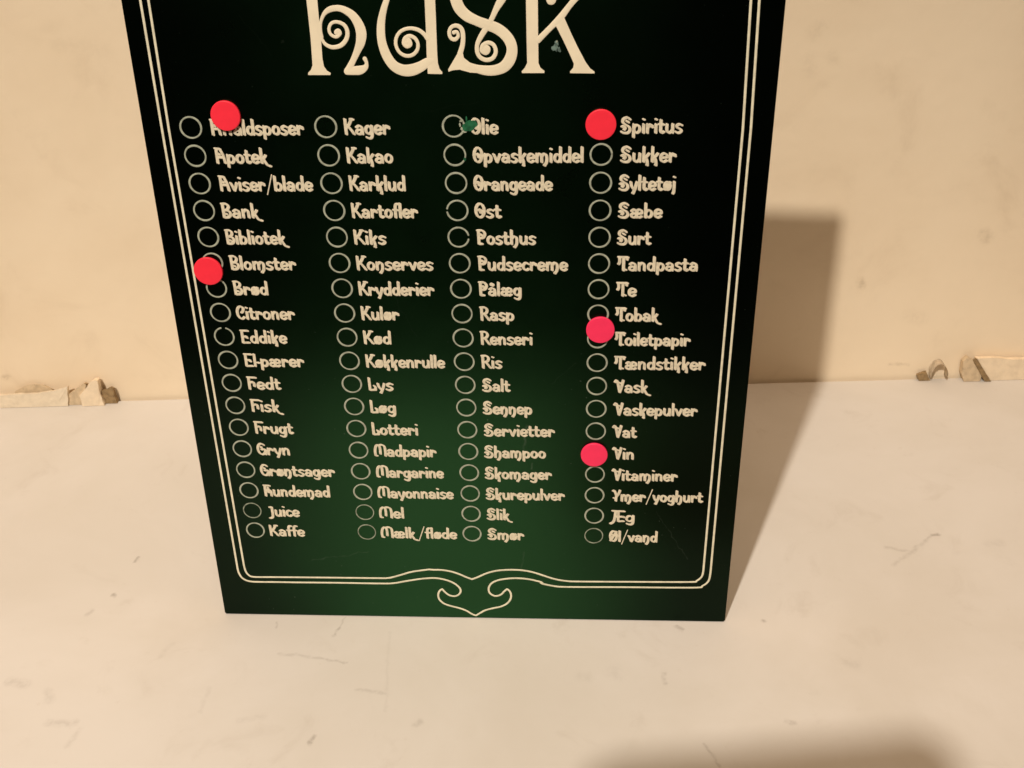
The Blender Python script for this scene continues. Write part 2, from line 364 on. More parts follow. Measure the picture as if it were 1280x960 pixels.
def word_mesh(word, x0, x1, yb, cap, thick):
    """lettering from x0 to x1 (outer edges) on baseline yb, all in mm"""
    adv = 0; strokes = []
    for g in glyphs(word):
        w, st = G[g]
        for k in st: strokes.append([(p[0] + adv, p[1], g == '/') for p in k])
        adv += w
    lo = min(p[0] for k in strokes for p in k); hi = max(p[0] for k in strokes for p in k)
    sx = (x1 - x0 - thick) / (hi - lo)
    pr = Print()
    for k in strokes:
        t = thick * (.42 if k[0][2] else random.uniform(.94, 1.05))
        for ox, oy in (((0, 0),) if k[0][2] else ((-.5, .25), (.5, -.25))):      # struck twice, a hair out of register
            pr.ribbon([(x0 + thick / 2 + (p[0] - lo) * sx + ox * GHOST, yb + p[1] * cap + oy * GHOST) for p in k], t if k[0][2] else t * .66)
    return pr

# ------------------------------------------------------------------ the board
BOARD = [[3.4e-05, 1e-06, 3.5e-05], [0.998341, -0.05724, -0.006276], [0.010244, 0.069285, 0.997544], [-0.056665, -0.995953, 0.069756]]          # base point, x axis, up axis, front axis (world)
b_pos, b_x, b_up, b_out = [Vector(q) for q in BOARD]
b_rot = Matrix((b_x, b_up, b_out)).transposed()
board = bpy.data.objects.new("shopping_list_board", None)
COL.objects.link(board)
board.empty_display_size = .05
board.matrix_world = Matrix.Translation(b_pos) @ b_rot.to_4x4()
tag(board, "dark green metal shopping list board with cream ornate lettering standing on the white table", "board")

# panel: thin sheet with softly rounded rim
PC = [(-103.75, -0.65), (103.75, 0.65), (104.75, 278.55), (-100.35, 278.55)]
bm = bmesh.new()
fr = [bm.verts.new((x * .001, y * .001, 0)) for x, y in PC]
bk = [bm.verts.new((x * .001, (y + (.25 if i < 2 else 0)) * .001, -.0022)) for i, (x, y) in enumerate(PC)]
bm.faces.new(fr); bm.faces.new(bk[::-1])
for i in range(4):
    j = (i + 1) % 4
    bm.faces.new((fr[j], fr[i], bk[i], bk[j]))
bmesh.ops.recalc_face_normals(bm, faces=bm.faces[:])
bmesh.ops.bevel(bm, geom=bm.edges[:], offset=.0005, segments=2, affect='EDGES')
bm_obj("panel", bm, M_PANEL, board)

# hinged easel strut on the back (keeps the board upright; hidden from the front)
bm = bmesh.new()
top = Vector((0, .150, -.0024)); foot_w = b_pos + Vector((0.006, .085, 0)); foot_w.z = 0.0002
foot = b_rot.transposed() @ (foot_w - b_pos)
d = (foot - top); side = Vector((1, 0, 0)); nrm = d.cross(side).normalized() * .0008
ring0 = [top + side * s * .018 + nrm * k for s, k in ((-1, -1), (1, -1), (1, 1), (-1, 1))]
ring1 = [foot + side * s * .026 + nrm * k + Vector((0, .0006, 0)) for s, k in ((-1, -1), (1, -1), (1, 1), (-1, 1))]
va = [bm.verts.new(p) for p in ring0]; vb = [bm.verts.new(p) for p in ring1]
bm.faces.new(va); bm.faces.new(vb[::-1])
for i in range(4):
    j = (i + 1) % 4
    bm.faces.new((va[j], va[i], vb[i], vb[j]))
bmesh.ops.recalc_face_normals(bm, faces=bm.faces[:])
bm_obj("easel_strut", bm, M_STRUT, board)

# border lines (outer with the heart curl, inner)
for pts, w in [([(1.0, 20.33), (0.68, 20.47), (0.23, 20.66), (-0.3, 20.89), (-0.85, 21.14), (-1.4, 21.39), (-1.92, 21.66), (-2.46, 21.96), (-3.02, 22.27), (-3.59, 22.57), (-4.18, 22.85), (-4.78, 23.11), (-5.4, 23.37), (-6.04, 23.61), (-6.69, 23.84), (-7.37, 24.04), (-8.06, 24.22), (-8.78, 24.38), (-9.51, 24.52), (-10.25, 24.63), (-10.98, 24.71), (-11.77, 24.76), (-12.61, 24.77), (-13.43, 24.76), (-14.13, 24.74), (-14.63, 24.73), (-16.25, 24.88), (-17.23, 24.71), (-18.62, 24.47), (-20.23, 24.18), (-21.84, 23.87), (-23.24, 23.54), (-24.43, 23.18), (-25.53, 22.77), (-26.58, 22.35), (-27.59, 21.95), (-28.57, 21.58), (-29.52, 21.25), (-30.42, 20.92), (-31.29, 20.63), (-32.15, 20.37), (-33.02, 20.18), (-33.72, 20.06), (-34.23, 20.0), (-34.83, 19.99), (-35.79, 19.98), (-37.39, 19.97), (-39.78, 19.93), (-42.77, 19.9), (-46.15, 19.88), (-49.68, 19.85), (-53.12, 19.81), (-56.8, 19.77), (-60.85, 19.73), (-64.83, 19.68), (-68.27, 19.65), (-70.69, 19.62), (-81.27, 19.48), (-82.38, 19.45), (-84.0, 19.4), (-85.81, 19.36), (-87.51, 19.36), (-88.78, 19.41), (-89.56, 19.53), (-90.06, 19.7), (-90.37, 19.91), (-90.6, 20.16), (-90.85, 20.46), (-91.12, 20.8), (-91.34, 21.19), (-91.52, 21.62), (-91.67, 22.09), (-91.79, 22.61), (-91.89, 23.24), (-91.96, 23.99), (-92.0, 24.74), (-92.03, 25.39), (-92.05, 25.85), (-92.38, 204.89), (-91.89, 245.14), (-91.89, 260.15), (-91.77, 261.32), (-91.43, 262.45), (-90.88, 263.48), (-90.13, 264.39), (-89.22, 265.14), (-88.18, 265.69), (-87.06, 266.03), (-85.89, 266.15), (88.08, 266.15), (89.25, 266.03), (90.37, 265.69), (91.41, 265.14), (92.32, 264.39), (93.07, 263.48), (93.62, 262.45), (93.96, 261.32), (94.08, 260.15), (94.08, 243.08), (94.8, 203.97), (93.39, 26.73), (93.36, 26.34), (93.31, 25.78), (93.25, 25.14), (93.13, 24.49), (92.95, 23.92), (92.69, 23.42), (92.38, 22.93), (92.01, 22.48), (91.59, 22.07), (91.13, 21.74), (90.97, 21.49), (91.04, 21.2), (90.2, 21.1), (88.05, 20.99), (84.04, 20.86), (78.53, 20.75), (72.34, 20.64), (66.28, 20.55), (61.2, 20.46), (57.1, 20.38), (53.43, 20.32), (50.19, 20.26), (47.37, 20.21), (44.99, 20.19), (43.21, 20.17), (42.04, 20.16), (41.22, 20.16), (40.48, 20.2), (39.57, 20.29), (38.5, 20.41), (37.44, 20.55), (36.38, 20.74), (35.28, 20.99), (34.14, 21.3), (32.83, 21.74), (31.37, 22.3), (29.94, 22.88), (28.7, 23.4), (27.82, 23.76), (29.73, 22.88), (29.25, 23.08), (28.57, 23.38), (27.77, 23.71), (26.93, 24.03), (26.13, 24.31), (25.35, 24.53), (24.55, 24.74), (23.74, 24.93), (22.93, 25.09), (22.12, 25.22), (21.32, 25.32), (20.52, 25.39), (19.71, 25.44), (18.91, 25.47), (18.11, 25.48), (17.3, 25.48), (16.48, 25.45), (15.66, 25.41), (14.86, 25.36), (14.08, 25.29), (13.33, 25.21), (12.6, 25.12), (11.88, 25.01), (11.16, 24.87), (10.44, 24.7), (9.7, 24.49), (8.96, 24.24), (8.21, 23.97), (7.48, 23.67), (6.77, 23.36), (6.07, 23.01), (5.39, 22.62), (4.72, 22.22), (4.07, 21.84), (3.47, 21.51), (2.89, 21.21), (2.31, 20.93), (1.77, 20.69), (1.32, 20.48), (1.0, 20.33)], 0.78), ([(-21.85, 19.64), (-21.41, 19.73), (-20.8, 19.84), (-20.08, 19.98), (-19.31, 20.12), (-18.54, 20.23), (-17.76, 20.33), (-16.92, 20.42), (-16.06, 20.51), (-15.22, 20.56), (-14.45, 20.58), (-13.74, 20.55), (-13.09, 20.5), (-12.46, 20.41), (-11.84, 20.29), (-11.21, 20.15), (-10.55, 19.98), (-9.89, 19.78), (-9.22, 19.56), (-8.59, 19.31), (-8.0, 19.05), (-7.46, 18.77), (-6.96, 18.47), (-6.48, 18.16), (-6.04, 17.82), (-5.63, 17.47), (-5.25, 17.09), (-4.88, 16.69), (-4.56, 16.27), (-4.29, 15.85), (-4.08, 15.46), (-3.95, 15.08), (-3.87, 14.71), (-3.85, 14.35), (-3.88, 14.0), (-3.96, 13.66), (-4.09, 13.31), (-4.28, 12.97), (-4.51, 12.63), (-4.77, 12.33), (-5.05, 12.08), (-5.34, 11.87), (-5.66, 11.69), (-6.0, 11.55), (-6.35, 11.45), (-6.72, 11.41), (-7.11, 11.44), (-7.53, 11.51), (-7.95, 11.63), (-8.36, 11.79), (-8.75, 11.99), (-9.1, 12.23), (-9.43, 12.52), (-9.74, 12.85), (-10.04, 13.18), (-10.31, 13.5), (-10.58, 13.83), (-10.83, 14.18), (-11.06, 14.52), (-11.25, 14.81), (-11.39, 15.02), (-11.55, 14.89), (-11.79, 14.72), (-12.06, 14.51), (-12.33, 14.26), (-12.55, 13.96), (-12.72, 13.61), (-12.89, 13.21), (-13.03, 12.78), (-13.14, 12.32), (-13.19, 11.88), (-13.2, 11.42), (-13.16, 10.95), (-13.09, 10.47), (-12.96, 10.0), (-12.77, 9.55), (-12.53, 9.11), (-12.22, 8.67), (-11.86, 8.25), (-11.46, 7.86), (-11.02, 7.5), (-10.53, 7.2), (-9.99, 6.94), (-9.4, 6.7), (-8.8, 6.48), (-8.19, 6.27), (-7.56, 6.06), (-6.9, 5.87), (-6.22, 5.69), (-5.56, 5.51), (-4.93, 5.3), (-4.33, 5.08), (-3.74, 4.85), (-3.17, 4.61), (-2.62, 4.35), (-2.09, 4.06), (-1.56, 3.72), (-1.05, 3.34), (-0.56, 2.94), (-0.1, 2.58), (0.33, 2.28), (0.73, 2.05), (1.11, 1.86), (1.46, 1.72), (1.75, 1.61), (1.96, 1.53), (2.24, 1.75), (2.65, 2.08), (3.13, 2.45), (3.62, 2.83), (4.08, 3.17), (4.48, 3.46), (4.86, 3.75), (5.26, 4.02), (5.69, 4.28), (6.19, 4.54), (6.78, 4.79), (7.45, 5.02), (8.16, 5.25), (8.86, 5.47), (9.51, 5.67), (10.13, 5.85), (10.72, 6.0), (11.3, 6.15), (11.87, 6.32), (12.41, 6.54), (12.96, 6.8), (13.49, 7.1), (14.01, 7.42), (14.49, 7.78), (14.91, 8.17), (15.29, 8.59), (15.64, 9.06), (15.94, 9.56), (16.2, 10.06), (16.4, 10.54), (16.54, 11.02), (16.62, 11.51), (16.67, 11.98), (16.67, 12.45), (16.65, 12.88), (16.59, 13.28), (16.5, 13.67), (16.37, 14.03), (16.23, 14.37), (16.07, 14.66), (15.88, 14.93), (15.66, 15.17), (15.43, 15.38), (15.22, 15.54), (15.08, 15.67), (14.91, 15.49), (14.67, 15.25), (14.39, 14.96), (14.1, 14.65), (13.83, 14.35), (13.59, 14.04), (13.36, 13.7), (13.13, 13.36), (12.87, 13.05), (12.57, 12.78), (12.2, 12.54), (11.79, 12.31), (11.35, 12.13), (10.91, 12.0), (10.51, 11.95), (10.11, 11.98), (9.72, 12.09), (9.34, 12.25), (8.99, 12.46), (8.69, 12.68), (8.42, 12.92), (8.19, 13.19), (7.99, 13.5), (7.83, 13.83), (7.71, 14.2), (7.64, 14.62), (7.6, 15.08), (7.61, 15.57), (7.67, 16.05), (7.78, 16.51), (7.94, 16.95), (8.15, 17.39), (8.4, 17.81), (8.71, 18.22), (9.06, 18.59), (9.46, 18.94), (9.93, 19.26), (10.43, 19.56), (10.97, 19.83), (11.53, 20.07), (12.13, 20.28), (12.78, 20.46), (13.45, 20.61), (14.12, 20.74), (14.79, 20.86), (15.43, 20.97), (16.07, 21.07), (16.7, 21.14), (17.36, 21.2), (18.03, 21.24), (18.73, 21.27), (19.45, 21.27), (20.19, 21.26), (20.93, 21.23), (21.66, 21.18), (22.37, 21.11), (23.07, 21.02), (23.77, 20.91), (24.51, 20.77), (25.28, 20.6), (26.19, 20.37), (27.21, 20.09), (28.22, 19.79), (29.09, 19.52), (29.71, 19.34), (28.69, 18.89), (29.43, 18.7), (30.48, 18.43), (31.7, 18.13), (32.96, 17.85), (34.13, 17.64), (34.96, 17.5), (35.53, 17.41), (36.23, 17.35), (37.45, 17.32), (39.58, 17.31), (42.77, 17.35), (46.76, 17.42), (51.32, 17.52), (56.23, 17.63), (61.28, 17.73), (66.99, 17.81), (73.49, 17.88), (80.01, 17.97), (85.77, 18.07), (90.0, 18.19), (92.33, 18.34), (93.27, 18.48), (93.4, 18.65), (93.29, 18.88), (93.51, 19.19), (94.07, 19.57), (94.58, 20.0), (95.05, 20.5), (95.44, 21.07), (95.76, 21.73), (95.98, 22.59), (96.11, 23.62), (96.18, 24.67), (96.22, 25.6), (96.26, 26.24), (97.33, 203.96), (96.6, 243.06), (96.6, 261.35), (96.44, 262.91), (95.99, 264.41), (95.25, 265.79), (94.25, 267.01), (93.04, 268.0), (91.66, 268.74), (90.16, 269.2), (88.6, 269.35), (-86.48, 269.35), (-88.04, 269.2), (-89.54, 268.74), (-90.93, 268.0), (-92.14, 267.01), (-93.13, 265.79), (-93.87, 264.41), (-94.33, 262.91), (-94.48, 261.35), (-94.48, 245.17), (-94.69, 204.9), (-94.9, 23.08), (-94.87, 22.79), (-94.84, 22.39), (-94.8, 21.91), (-94.72, 21.4), (-94.59, 20.91), (-94.43, 20.42), (-94.26, 19.89), (-94.04, 19.37), (-93.74, 18.87), (-93.34, 18.43), (-92.89, 18.05), (-92.4, 17.7), (-91.8, 17.4), (-91.03, 17.16), (-90.0, 16.97), (-88.5, 16.88), (-86.59, 16.86), (-84.59, 16.89), (-82.81, 16.93), (-81.59, 16.95), (-70.99, 16.99), (-68.56, 17.02), (-65.12, 17.06), (-61.13, 17.11), (-57.06, 17.16), (-53.37, 17.19), (-49.95, 17.2), (-46.47, 17.21), (-43.12, 17.21), (-40.11, 17.22), (-37.6, 17.24), (-35.75, 17.26), (-34.42, 17.28), (-33.4, 17.31), (-32.49, 17.38), (-31.47, 17.5), (-30.27, 17.7), (-29.03, 17.97), (-27.86, 18.27), (-26.86, 18.53), (-26.16, 18.71), (-21.85, 19.64)], 0.78)]:
    pr = Print(); pr.ribbon([tuple(p) for p in pts], w); pr.build("border_line", M_LINE, board)

# big title lettering
for letter in [{'ch': 'h', 'poly': [[(-42.324, 255.396), (-41.738, 254.42), (-42.058, 244.587), (-42.013, 238.551), (-42.001, 232.757), (-42.206, 226.87), (-42.288, 224.769), (-42.946, 223.366), (-43.998, 222.386), (-43.995, 221.749), (-36.842, 221.695), (-36.669, 222.33), (-37.794, 223.044), (-38.635, 224.388), (-38.889, 226.842), (-38.711, 232.726), (-38.713, 238.518), (-38.681, 244.55), (-38.27, 255.022), (-38.461, 255.83), (-40.919, 255.539)]], 'rib': [[(-38.354, 233.409, 0.929), (-38.57, 235.462, 0.929), (-38.234, 238.006, 0.922), (-36.999, 240.354, 1.2), (-35.204, 241.677, 1.695), (-32.87, 242.087, 1.828), (-30.796, 241.664, 2.048), (-28.294, 240.096, 2.532), (-26.576, 237.551, 2.965), (-25.834, 234.658, 3.274), (-26.298, 231.754, 2.929), (-27.487, 229.178, 2.224), (-28.988, 226.411, 1.865), (-30.47, 223.972, 2.024), (-31.305, 222.747, 2.169)], [(-31.187, 222.852, 2.313), (-29.295, 222.978, 2.675), (-27.11, 223.173, 2.736), (-25.416, 224.003, 1.8), (-24.908, 225.33, 1.076), (-25.372, 226.66, 1.363)], [(-38.479, 232.896, 0.929), (-37.665, 231.41, 1.076), (-36.319, 230.535, 1.215), (-34.731, 230.279, 1.286), (-32.524, 230.881, 1.363), (-30.749, 232.653, 1.352), (-30.152, 234.87, 1.276), (-30.886, 236.917, 1.205), (-32.92, 237.919, 1.063), (-34.902, 237.6, 0.992), (-35.884, 235.947, 0.992), (-35.485, 234.238, 0.996), (-33.887, 233.436, 1.0), (-32.619, 234.382, 1.21), (-33.016, 235.068, 1.779), (-33.505, 234.8, 1.779)]]}, {'ch': 'u', 'poly': [[(-5.437, 249.107), (-5.298, 244.346), (-5.375, 238.181), (-5.436, 233.443), (-5.608, 227.951), (-5.552, 225.173), (-5.597, 221.846), (-1.01, 221.706), (-0.906, 222.338), (-1.752, 223.326), (-2.194, 225.146), (-2.263, 227.923), (-2.187, 233.412), (-2.094, 239.154), (-2.073, 244.145), (-2.017, 249.718), (-4.037, 249.416)]], 'rib': [[(-14.436, 249.213, 1.32), (-15.619, 247.263, 1.39), (-16.928, 244.641, 1.674), (-18.346, 241.164, 2.031), (-19.408, 236.972, 2.471), (-19.562, 232.207, 2.704), (-18.463, 227.888, 3.001), (-16.377, 224.562, 3.228), (-13.607, 223.068, 3.529), (-10.733, 223.045, 3.658), (-7.799, 224.073, 3.215), (-5.389, 225.52, 2.644), (-3.942, 225.856, 1.786)], [(-4.989, 232.586, 1.412), (-6.24, 234.199, 1.271), (-8.178, 235.44, 1.2), (-10.802, 235.804, 1.059), (-13.259, 234.98, 1.059), (-14.805, 233.121, 1.063), (-15.147, 230.794, 1.068), (-14.228, 228.648, 1.072), (-12.342, 227.489, 1.139), (-10.261, 227.645, 1.139), (-8.643, 229.014, 1.139), (-8.166, 231.006, 1.068), (-8.946, 232.725, 1.13), (-10.598, 233.491, 1.205), (-12.13, 232.823, 1.205), (-12.588, 231.286, 1.281), (-11.69, 230.35, 1.281), (-10.763, 230.926, 1.63), (-11.245, 231.72, 2.481), (-11.493, 231.722, 2.481)]]}, {'ch': 's', 'poly': [[(1.051, 222.431), (0.961, 223.167), (2.889, 226.121), (4.889, 229.208), (5.774, 228.638), (6.109, 226.701), (8.039, 225.146), (10.501, 224.314), (10.419, 221.95), (7.925, 222.132), (4.627, 223.057), (2.535, 222.91)]], 'rib': [[(16.952, 248.517, 1.601), (13.787, 249.88, 1.761), (10.597, 250.296, 1.922), (7.377, 249.957, 2.251), (4.904, 248.469, 2.814), (4.086, 246.38, 3.148), (4.388, 244.074, 3.485), (5.414, 241.551, 3.499), (7.563, 239.39, 3.337), (10.562, 237.875, 3.011), (13.38, 236.788, 3.174), (16.609, 235.578, 3.35), (19.017, 233.859, 3.35), (20.727, 231.583, 3.363), (21.332, 228.984, 3.363), (20.616, 226.176, 3.556), (18.788, 223.923, 3.487), (16.273, 222.885, 3.238), (13.358, 222.703, 3.084), (10.049, 223.259, 2.574), (7.374, 224.054, 2.5)], [(4.917, 227.921, 1.654), (5.761, 230.322, 1.488), (6.107, 232.712, 1.4), (5.951, 234.892, 1.395), (5.181, 236.083, 1.313), (3.889, 236.489, 1.226), (2.47, 235.913, 1.148), (1.822, 234.339, 1.148), (2.323, 232.747, 1.153), (3.581, 232.337, 1.235), (4.571, 233.322, 1.066), (4.299, 234.632, 0.902), (3.263, 234.404, 1.231)], [(20.522, 246.955, 2.01), (18.448, 244.111, 2.412), (16.764, 241.43, 1.864), (15.479, 238.918, 1.54), (14.189, 236.584, 1.552), (12.699, 234.63, 1.716), (11.405, 232.663, 1.559), (10.474, 230.68, 1.318), (10.397, 228.477, 1.323), (11.33, 226.738, 1.323), (13.25, 225.954, 1.328), (15.212, 226.544, 1.323), (16.213, 228.427, 1.24), (15.651, 230.434, 1.231), (14.03, 231.246, 1.231), (12.281, 230.544, 1.231), (11.818, 228.987, 1.4), (12.921, 228.656, 2.471), (13.228, 229.255, 2.718)]]}, {'ch': 'k', 'poly': [[(24.857, 255.178), (25.836, 254.422), (25.89, 243.836), (25.935, 232.131), (26.004, 224.919), (25.197, 223.385), (24.23, 222.375), (24.346, 221.843), (31.39, 221.79), (31.435, 222.4), (30.16, 223.467), (29.552, 224.89), (29.53, 232.098), (29.506, 243.796), (29.487, 255.49), (27.428, 255.145)], [(34.918, 236.379), (37.36, 231.63), (39.213, 227.828), (40.669, 224.598), (40.472, 223.386), (39.449, 222.176), (39.534, 221.687), (47.123, 221.548), (47.197, 222.076), (45.825, 223.06), (44.277, 225.174), (41.857, 229.602), (39.791, 233.78), (37.259, 239.277), (35.929, 238.32)]], 'rib': [[(29.404, 231.782, 1.879), (32.887, 235.144, 1.702), (36.534, 238.702, 2.018), (38.94, 241.695, 1.769), (40.93, 243.976, 1.834), (43.103, 246.315, 1.914), (42.685, 248.214, 1.668), (40.096, 249.075, 1.509), (36.918, 248.282, 1.435), (34.726, 246.221, 1.754), (33.721, 244.056, 2.894), (33.56, 243.752, 2.882)]]}]:
    pr = Print()
    for poly in letter['poly']: pr.poly([tuple(p) for p in poly])
    for rib in letter['rib']:
        c = crom([tuple(q) for q in rib], 6)
        pr.ribbon([(q[0], q[1]) for q in c], [q[2] for q in c], h=.10)
    o = pr.build("title_letter", M_CREAM, board)
    o["label"] = "large cream letter %s with spiral curls" % letter['ch']

# check rings and words
RINGS = [(-84.937, 205.016, 0, 0, 0), (-84.937, 195.481, 0, 0, 0), (-84.937, 185.947, 0, 0, 0), (-84.937, 176.412, 0, 0, 0), (-84.937, 166.878, 0, 0, 0), (-84.937, 157.343, 0, 0, 0), (-84.937, 147.809, 88, 100, 0), (-84.937, 138.275, 0, 0, 0), (-84.937, 128.74, 72, 104, 0), (-84.937, 119.206, 0, 0, 0), (-84.937, 109.671, 0, 0, 0), (-84.937, 100.137, 0, 0, 0), (-84.937, 90.603, 0, 0, 0), (-84.937, 81.068, 0, 0, 0), (-84.937, 71.534, 0, 0, 0), (-84.937, 61.999, 0, 0, 0), (-84.937, 52.465, 0, 0, 1), (-84.937, 42.93, 0, 0, 0), (-40.038, 205.016, 0, 0, 0), (-40.038, 195.481, 0, 0, 0), (-40.038, 185.947, 0, 0, 0), (-40.038, 176.412, 0, 0, 0), (-40.038, 166.878, 0, 0, 0), (-40.038, 157.343, 0, 0, 0), (-40.038, 147.809, 0, 0, 0), (-40.038, 138.275, 0, 0, 0), (-40.038, 128.74, 0, 0, 0), (-40.038, 119.206, 0, 0, 0), (-40.038, 109.671, 0, 0, 0), (-40.038, 100.137, 0, 0, 0), (-40.038, 90.603, 0, 0, 0), (-40.038, 81.068, 0, 0, 0), (-40.038, 71.534, 0, 0, 0), (-40.038, 61.999, 0, 0, 0), (-40.038, 52.465, 0, 0, 1), (-40.038, 42.93, 0, 0, 1), (1.85, 205.016, 0, 0, 0), (1.85, 195.481, 0, 0, 0), (1.85, 185.947, 0, 0, 0), (1.85, 176.412, 168, 190, 0), (1.85, 166.878, -13, 13, 0), (1.85, 157.343, 0, 0, 0), (1.85, 147.809, 0, 0, 0), (1.85, 138.275, 0, 0, 0), (1.85, 128.74, 0, 0, 0), (1.85, 119.206, 0, 0, 0), (1.85, 109.671, 0, 0, 0), (1.85, 100.137, 0, 0, 0), (1.85, 90.603, 0, 0, 0), (1.85, 81.068, 0, 0, 0), (1.85, 71.534, 0, 0, 0), (1.85, 61.999, 0, 0, 0), (1.85, 52.465, 0, 0, 0), (1.85, 42.93, 0, 0, 0), (49.765, 195.481, -2, 8, 0), (49.765, 185.947, 0, 0, 0), (49.765, 176.412, 0, 0, 0), (49.765, 166.878, 0, 0, 0), (49.765, 157.343, 0, 0, 0), (49.765, 147.809, 0, 0, 0), (49.765, 138.275, 0, 0, 0), (49.765, 128.74, 0, 0, 0), (49.765, 119.206, 0, 0, 0), (49.765, 109.671, 0, 0, 0), (49.765, 100.137, 0, 0, 0), (49.765, 90.603, 0, 0, 0), (49.765, 71.534, 0, 0, 0), (49.765, 61.999, 0, 0, 0), (49.765, 52.465, 0, 0, 0), (49.765, 42.93, 0, 0, 1)]          # x, y, gap start, gap end (deg), faded
for x, y, g0, g1, faded in RINGS:
    pr = Print(); r = 3.48
    wd = .44 if faded else .60
    if g1 > g0:
        n = 40
        pts = [(x + r * math.cos(math.radians(g1 + (360 - g1 + g0) * i / n)), y + r * math.sin(math.radians(g1 + (360 - g1 + g0) * i / n))) for i in range(n + 1)]
        pr.ribbon(pts, [wd * random.uniform(.9, 1.1) for _ in pts], h=.05)
    else:
        n = 44; ph = random.uniform(0, 6)
        pts = [(x + r * math.cos(2 * math.pi * i / n), y + r * math.sin(2 * math.pi * i / n)) for i in range(n)]
        pr.ribbon(pts, [wd * (1 + .14 * math.sin(ph + 4 * math.pi * i / n)) for i in range(n)], h=.05, closed=True)
    pr.build("check_ring", M_RINGF if faded else M_RING, board)

WORDS = [('Affaldsposer', -78.51, -47.26, 202.12, 5.75), ('Apotek', -78.4, -59.41, 192.58, 5.75), ('Aviser/blade', -78.47, -46.33, 183.05, 5.75), ('Bank', -79.07, -64.84, 173.51, 5.75), ('Bibliotek', -79.08, -56.84, 163.98, 5.75), ('Blomster', -78.94, -55.36, 154.44, 5.75), ('Brød', -79.08, -66.55, 144.91, 5.75), ('Citroner', -79.29, -58.04, 135.37, 5.75), ('Eddike', -79.08, -61.94, 125.84, 5.75), ('El-pærer', -79.1, -56.77, 116.31, 5.75), ('Fedt', -79.22, -66.45, 106.77, 5.75), ('Fisk', -79.22, -66.86, 97.24, 5.75), ('Frugt', -79.12, -64.02, 87.7, 5.75), ('Gryn', -79.37, -66.68, 78.17, 5.75), ('Grø~tsager', -79.32, -50.11, 68.63, 5.75), ('Hundemad', -79.23, -53.03, 59.1, 5.75), ('Juice', -78.61, -66.05, 49.56, 5.75), ('Kaffe', -79.27, -64.99, 40.03, 5.75), ('Kager', -34.03, -18.79, 202.12, 5.75), ('Kakao', -34.12, -18.6, 192.58, 5.75), ('Karklud', -34.14, -15.15, 183.05, 5.75), ('Kartofler', -34.19, -11.48, 173.51, 5.75), ('Kiks', -34.22, -23.0, 163.98, 5.75), ('Ko~serves', -34.2, -7.3, 154.44, 5.75), ('Krydderier', -34.28, -7.45, 144.91, 5.75), ('Kulør', -34.16, -20.45, 135.37, 5.75), ('Kød', -34.14, -24.14, 125.84, 5.75), ('Køkkenrulle', -34.13, -5.1, 116.31, 5.75), ('Lys', -34.04, -24.64, 106.77, 5.75), ('Løg', -34.08, -24.42, 97.24, 5.75), ('Lotteri', -34.19, -16.69, 87.7, 5.75), ('Madpapir', -34.2, -10.25, 78.17, 5.75), ('Margarine', -34.1, -7.92, 68.63, 5.75), ('Mayonnaise', -34.32, -4.57, 59.1, 5.75), ('Mel', -34.44, -24.63, 49.56, 5.75), ('Mælk/fløde', -34.51, -4.06, 40.03, 5.75), ('Olie', 7.21, 16.51, 202.12, 5.75), ('Opvaskemiddel', 7.72, 44.04, 192.58, 5.75), ('Orangeade', 7.61, 34.04, 183.05, 5.75), ('Ost', 7.61, 16.91, 173.51, 5.75), ('Posthus', 7.9, 28.33, 163.98, 5.75), ('Pudsecreme', 7.95, 39.22, 154.44, 5.75), ('Pålæg', 7.92, 23.06, 144.91, 5.75), ('Rasp', 7.99, 20.32, 135.37, 5.75), ('Renseri', 7.81, 26.7, 125.84, 5.75), ('Ris', 7.81, 15.68, 116.31, 5.75), ('Salt', 7.99, 18.47, 106.77, 5.75), ('Se~~ep', 7.91, 26.25, 97.24, 5.75), ('Servietter', 8.02, 34.63, 87.7, 5.75), ('Shampoo', 7.81, 31.22, 78.17, 5.75), ('Skomager', 7.75, 33.46, 68.63, 5.75), ('Skurepulver', 7.82, 38.41, 59.1, 5.75), ('Slik', 7.93, 18.09, 49.56, 5.75), ('Smør', 7.92, 22.48, 40.03, 5.75), ('Spiritus', 55.69, 75.83, 202.12, 5.75), ('Sukker', 55.94, 74.28, 192.58, 5.75), ('Syltetøj', 55.68, 74.46, 183.05, 5.75), ('Sæbe', 55.72, 70.63, 173.51, 5.75), ('Surt', 55.65, 67.39, 163.98, 5.75), ('Tandpasta', 55.89, 83.36, 154.44, 5.75), ('Te', 55.78, 63.03, 144.91, 5.75), ('Tobak', 55.69, 72.12, 135.37, 5.75), ('Toiletpapir', 55.7, 82.62, 125.84, 5.75), ('Tændstikker', 55.79, 88.49, 116.31, 5.75), ('Vask', 55.88, 69.58, 106.77, 5.75), ('Vaskepulver', 55.91, 86.81, 97.24, 5.75), ('Vat', 55.75, 65.11, 87.7, 5.75), ('Vin', 55.89, 64.19, 78.17, 5.75), ('Vitaminer', 55.99, 81.04, 68.63, 5.75), ('Ymer/yoghurt', 56.34, 91.28, 59.1, 5.75), ('Æg', 55.64, 65.38, 49.56, 5.75), ('Øl/va~d', 55.72, 74.62, 40.03, 5.75)]          # text, x start, x end, baseline, cap height
for txt, x0, x1, yb, cap in WORDS:
    o = word_mesh(txt, x0, x1, yb, cap, 0.98).build("item_word", M_TEXT, board)
    o["label"] = "small cream word reading " + txt.replace('~', 'n')

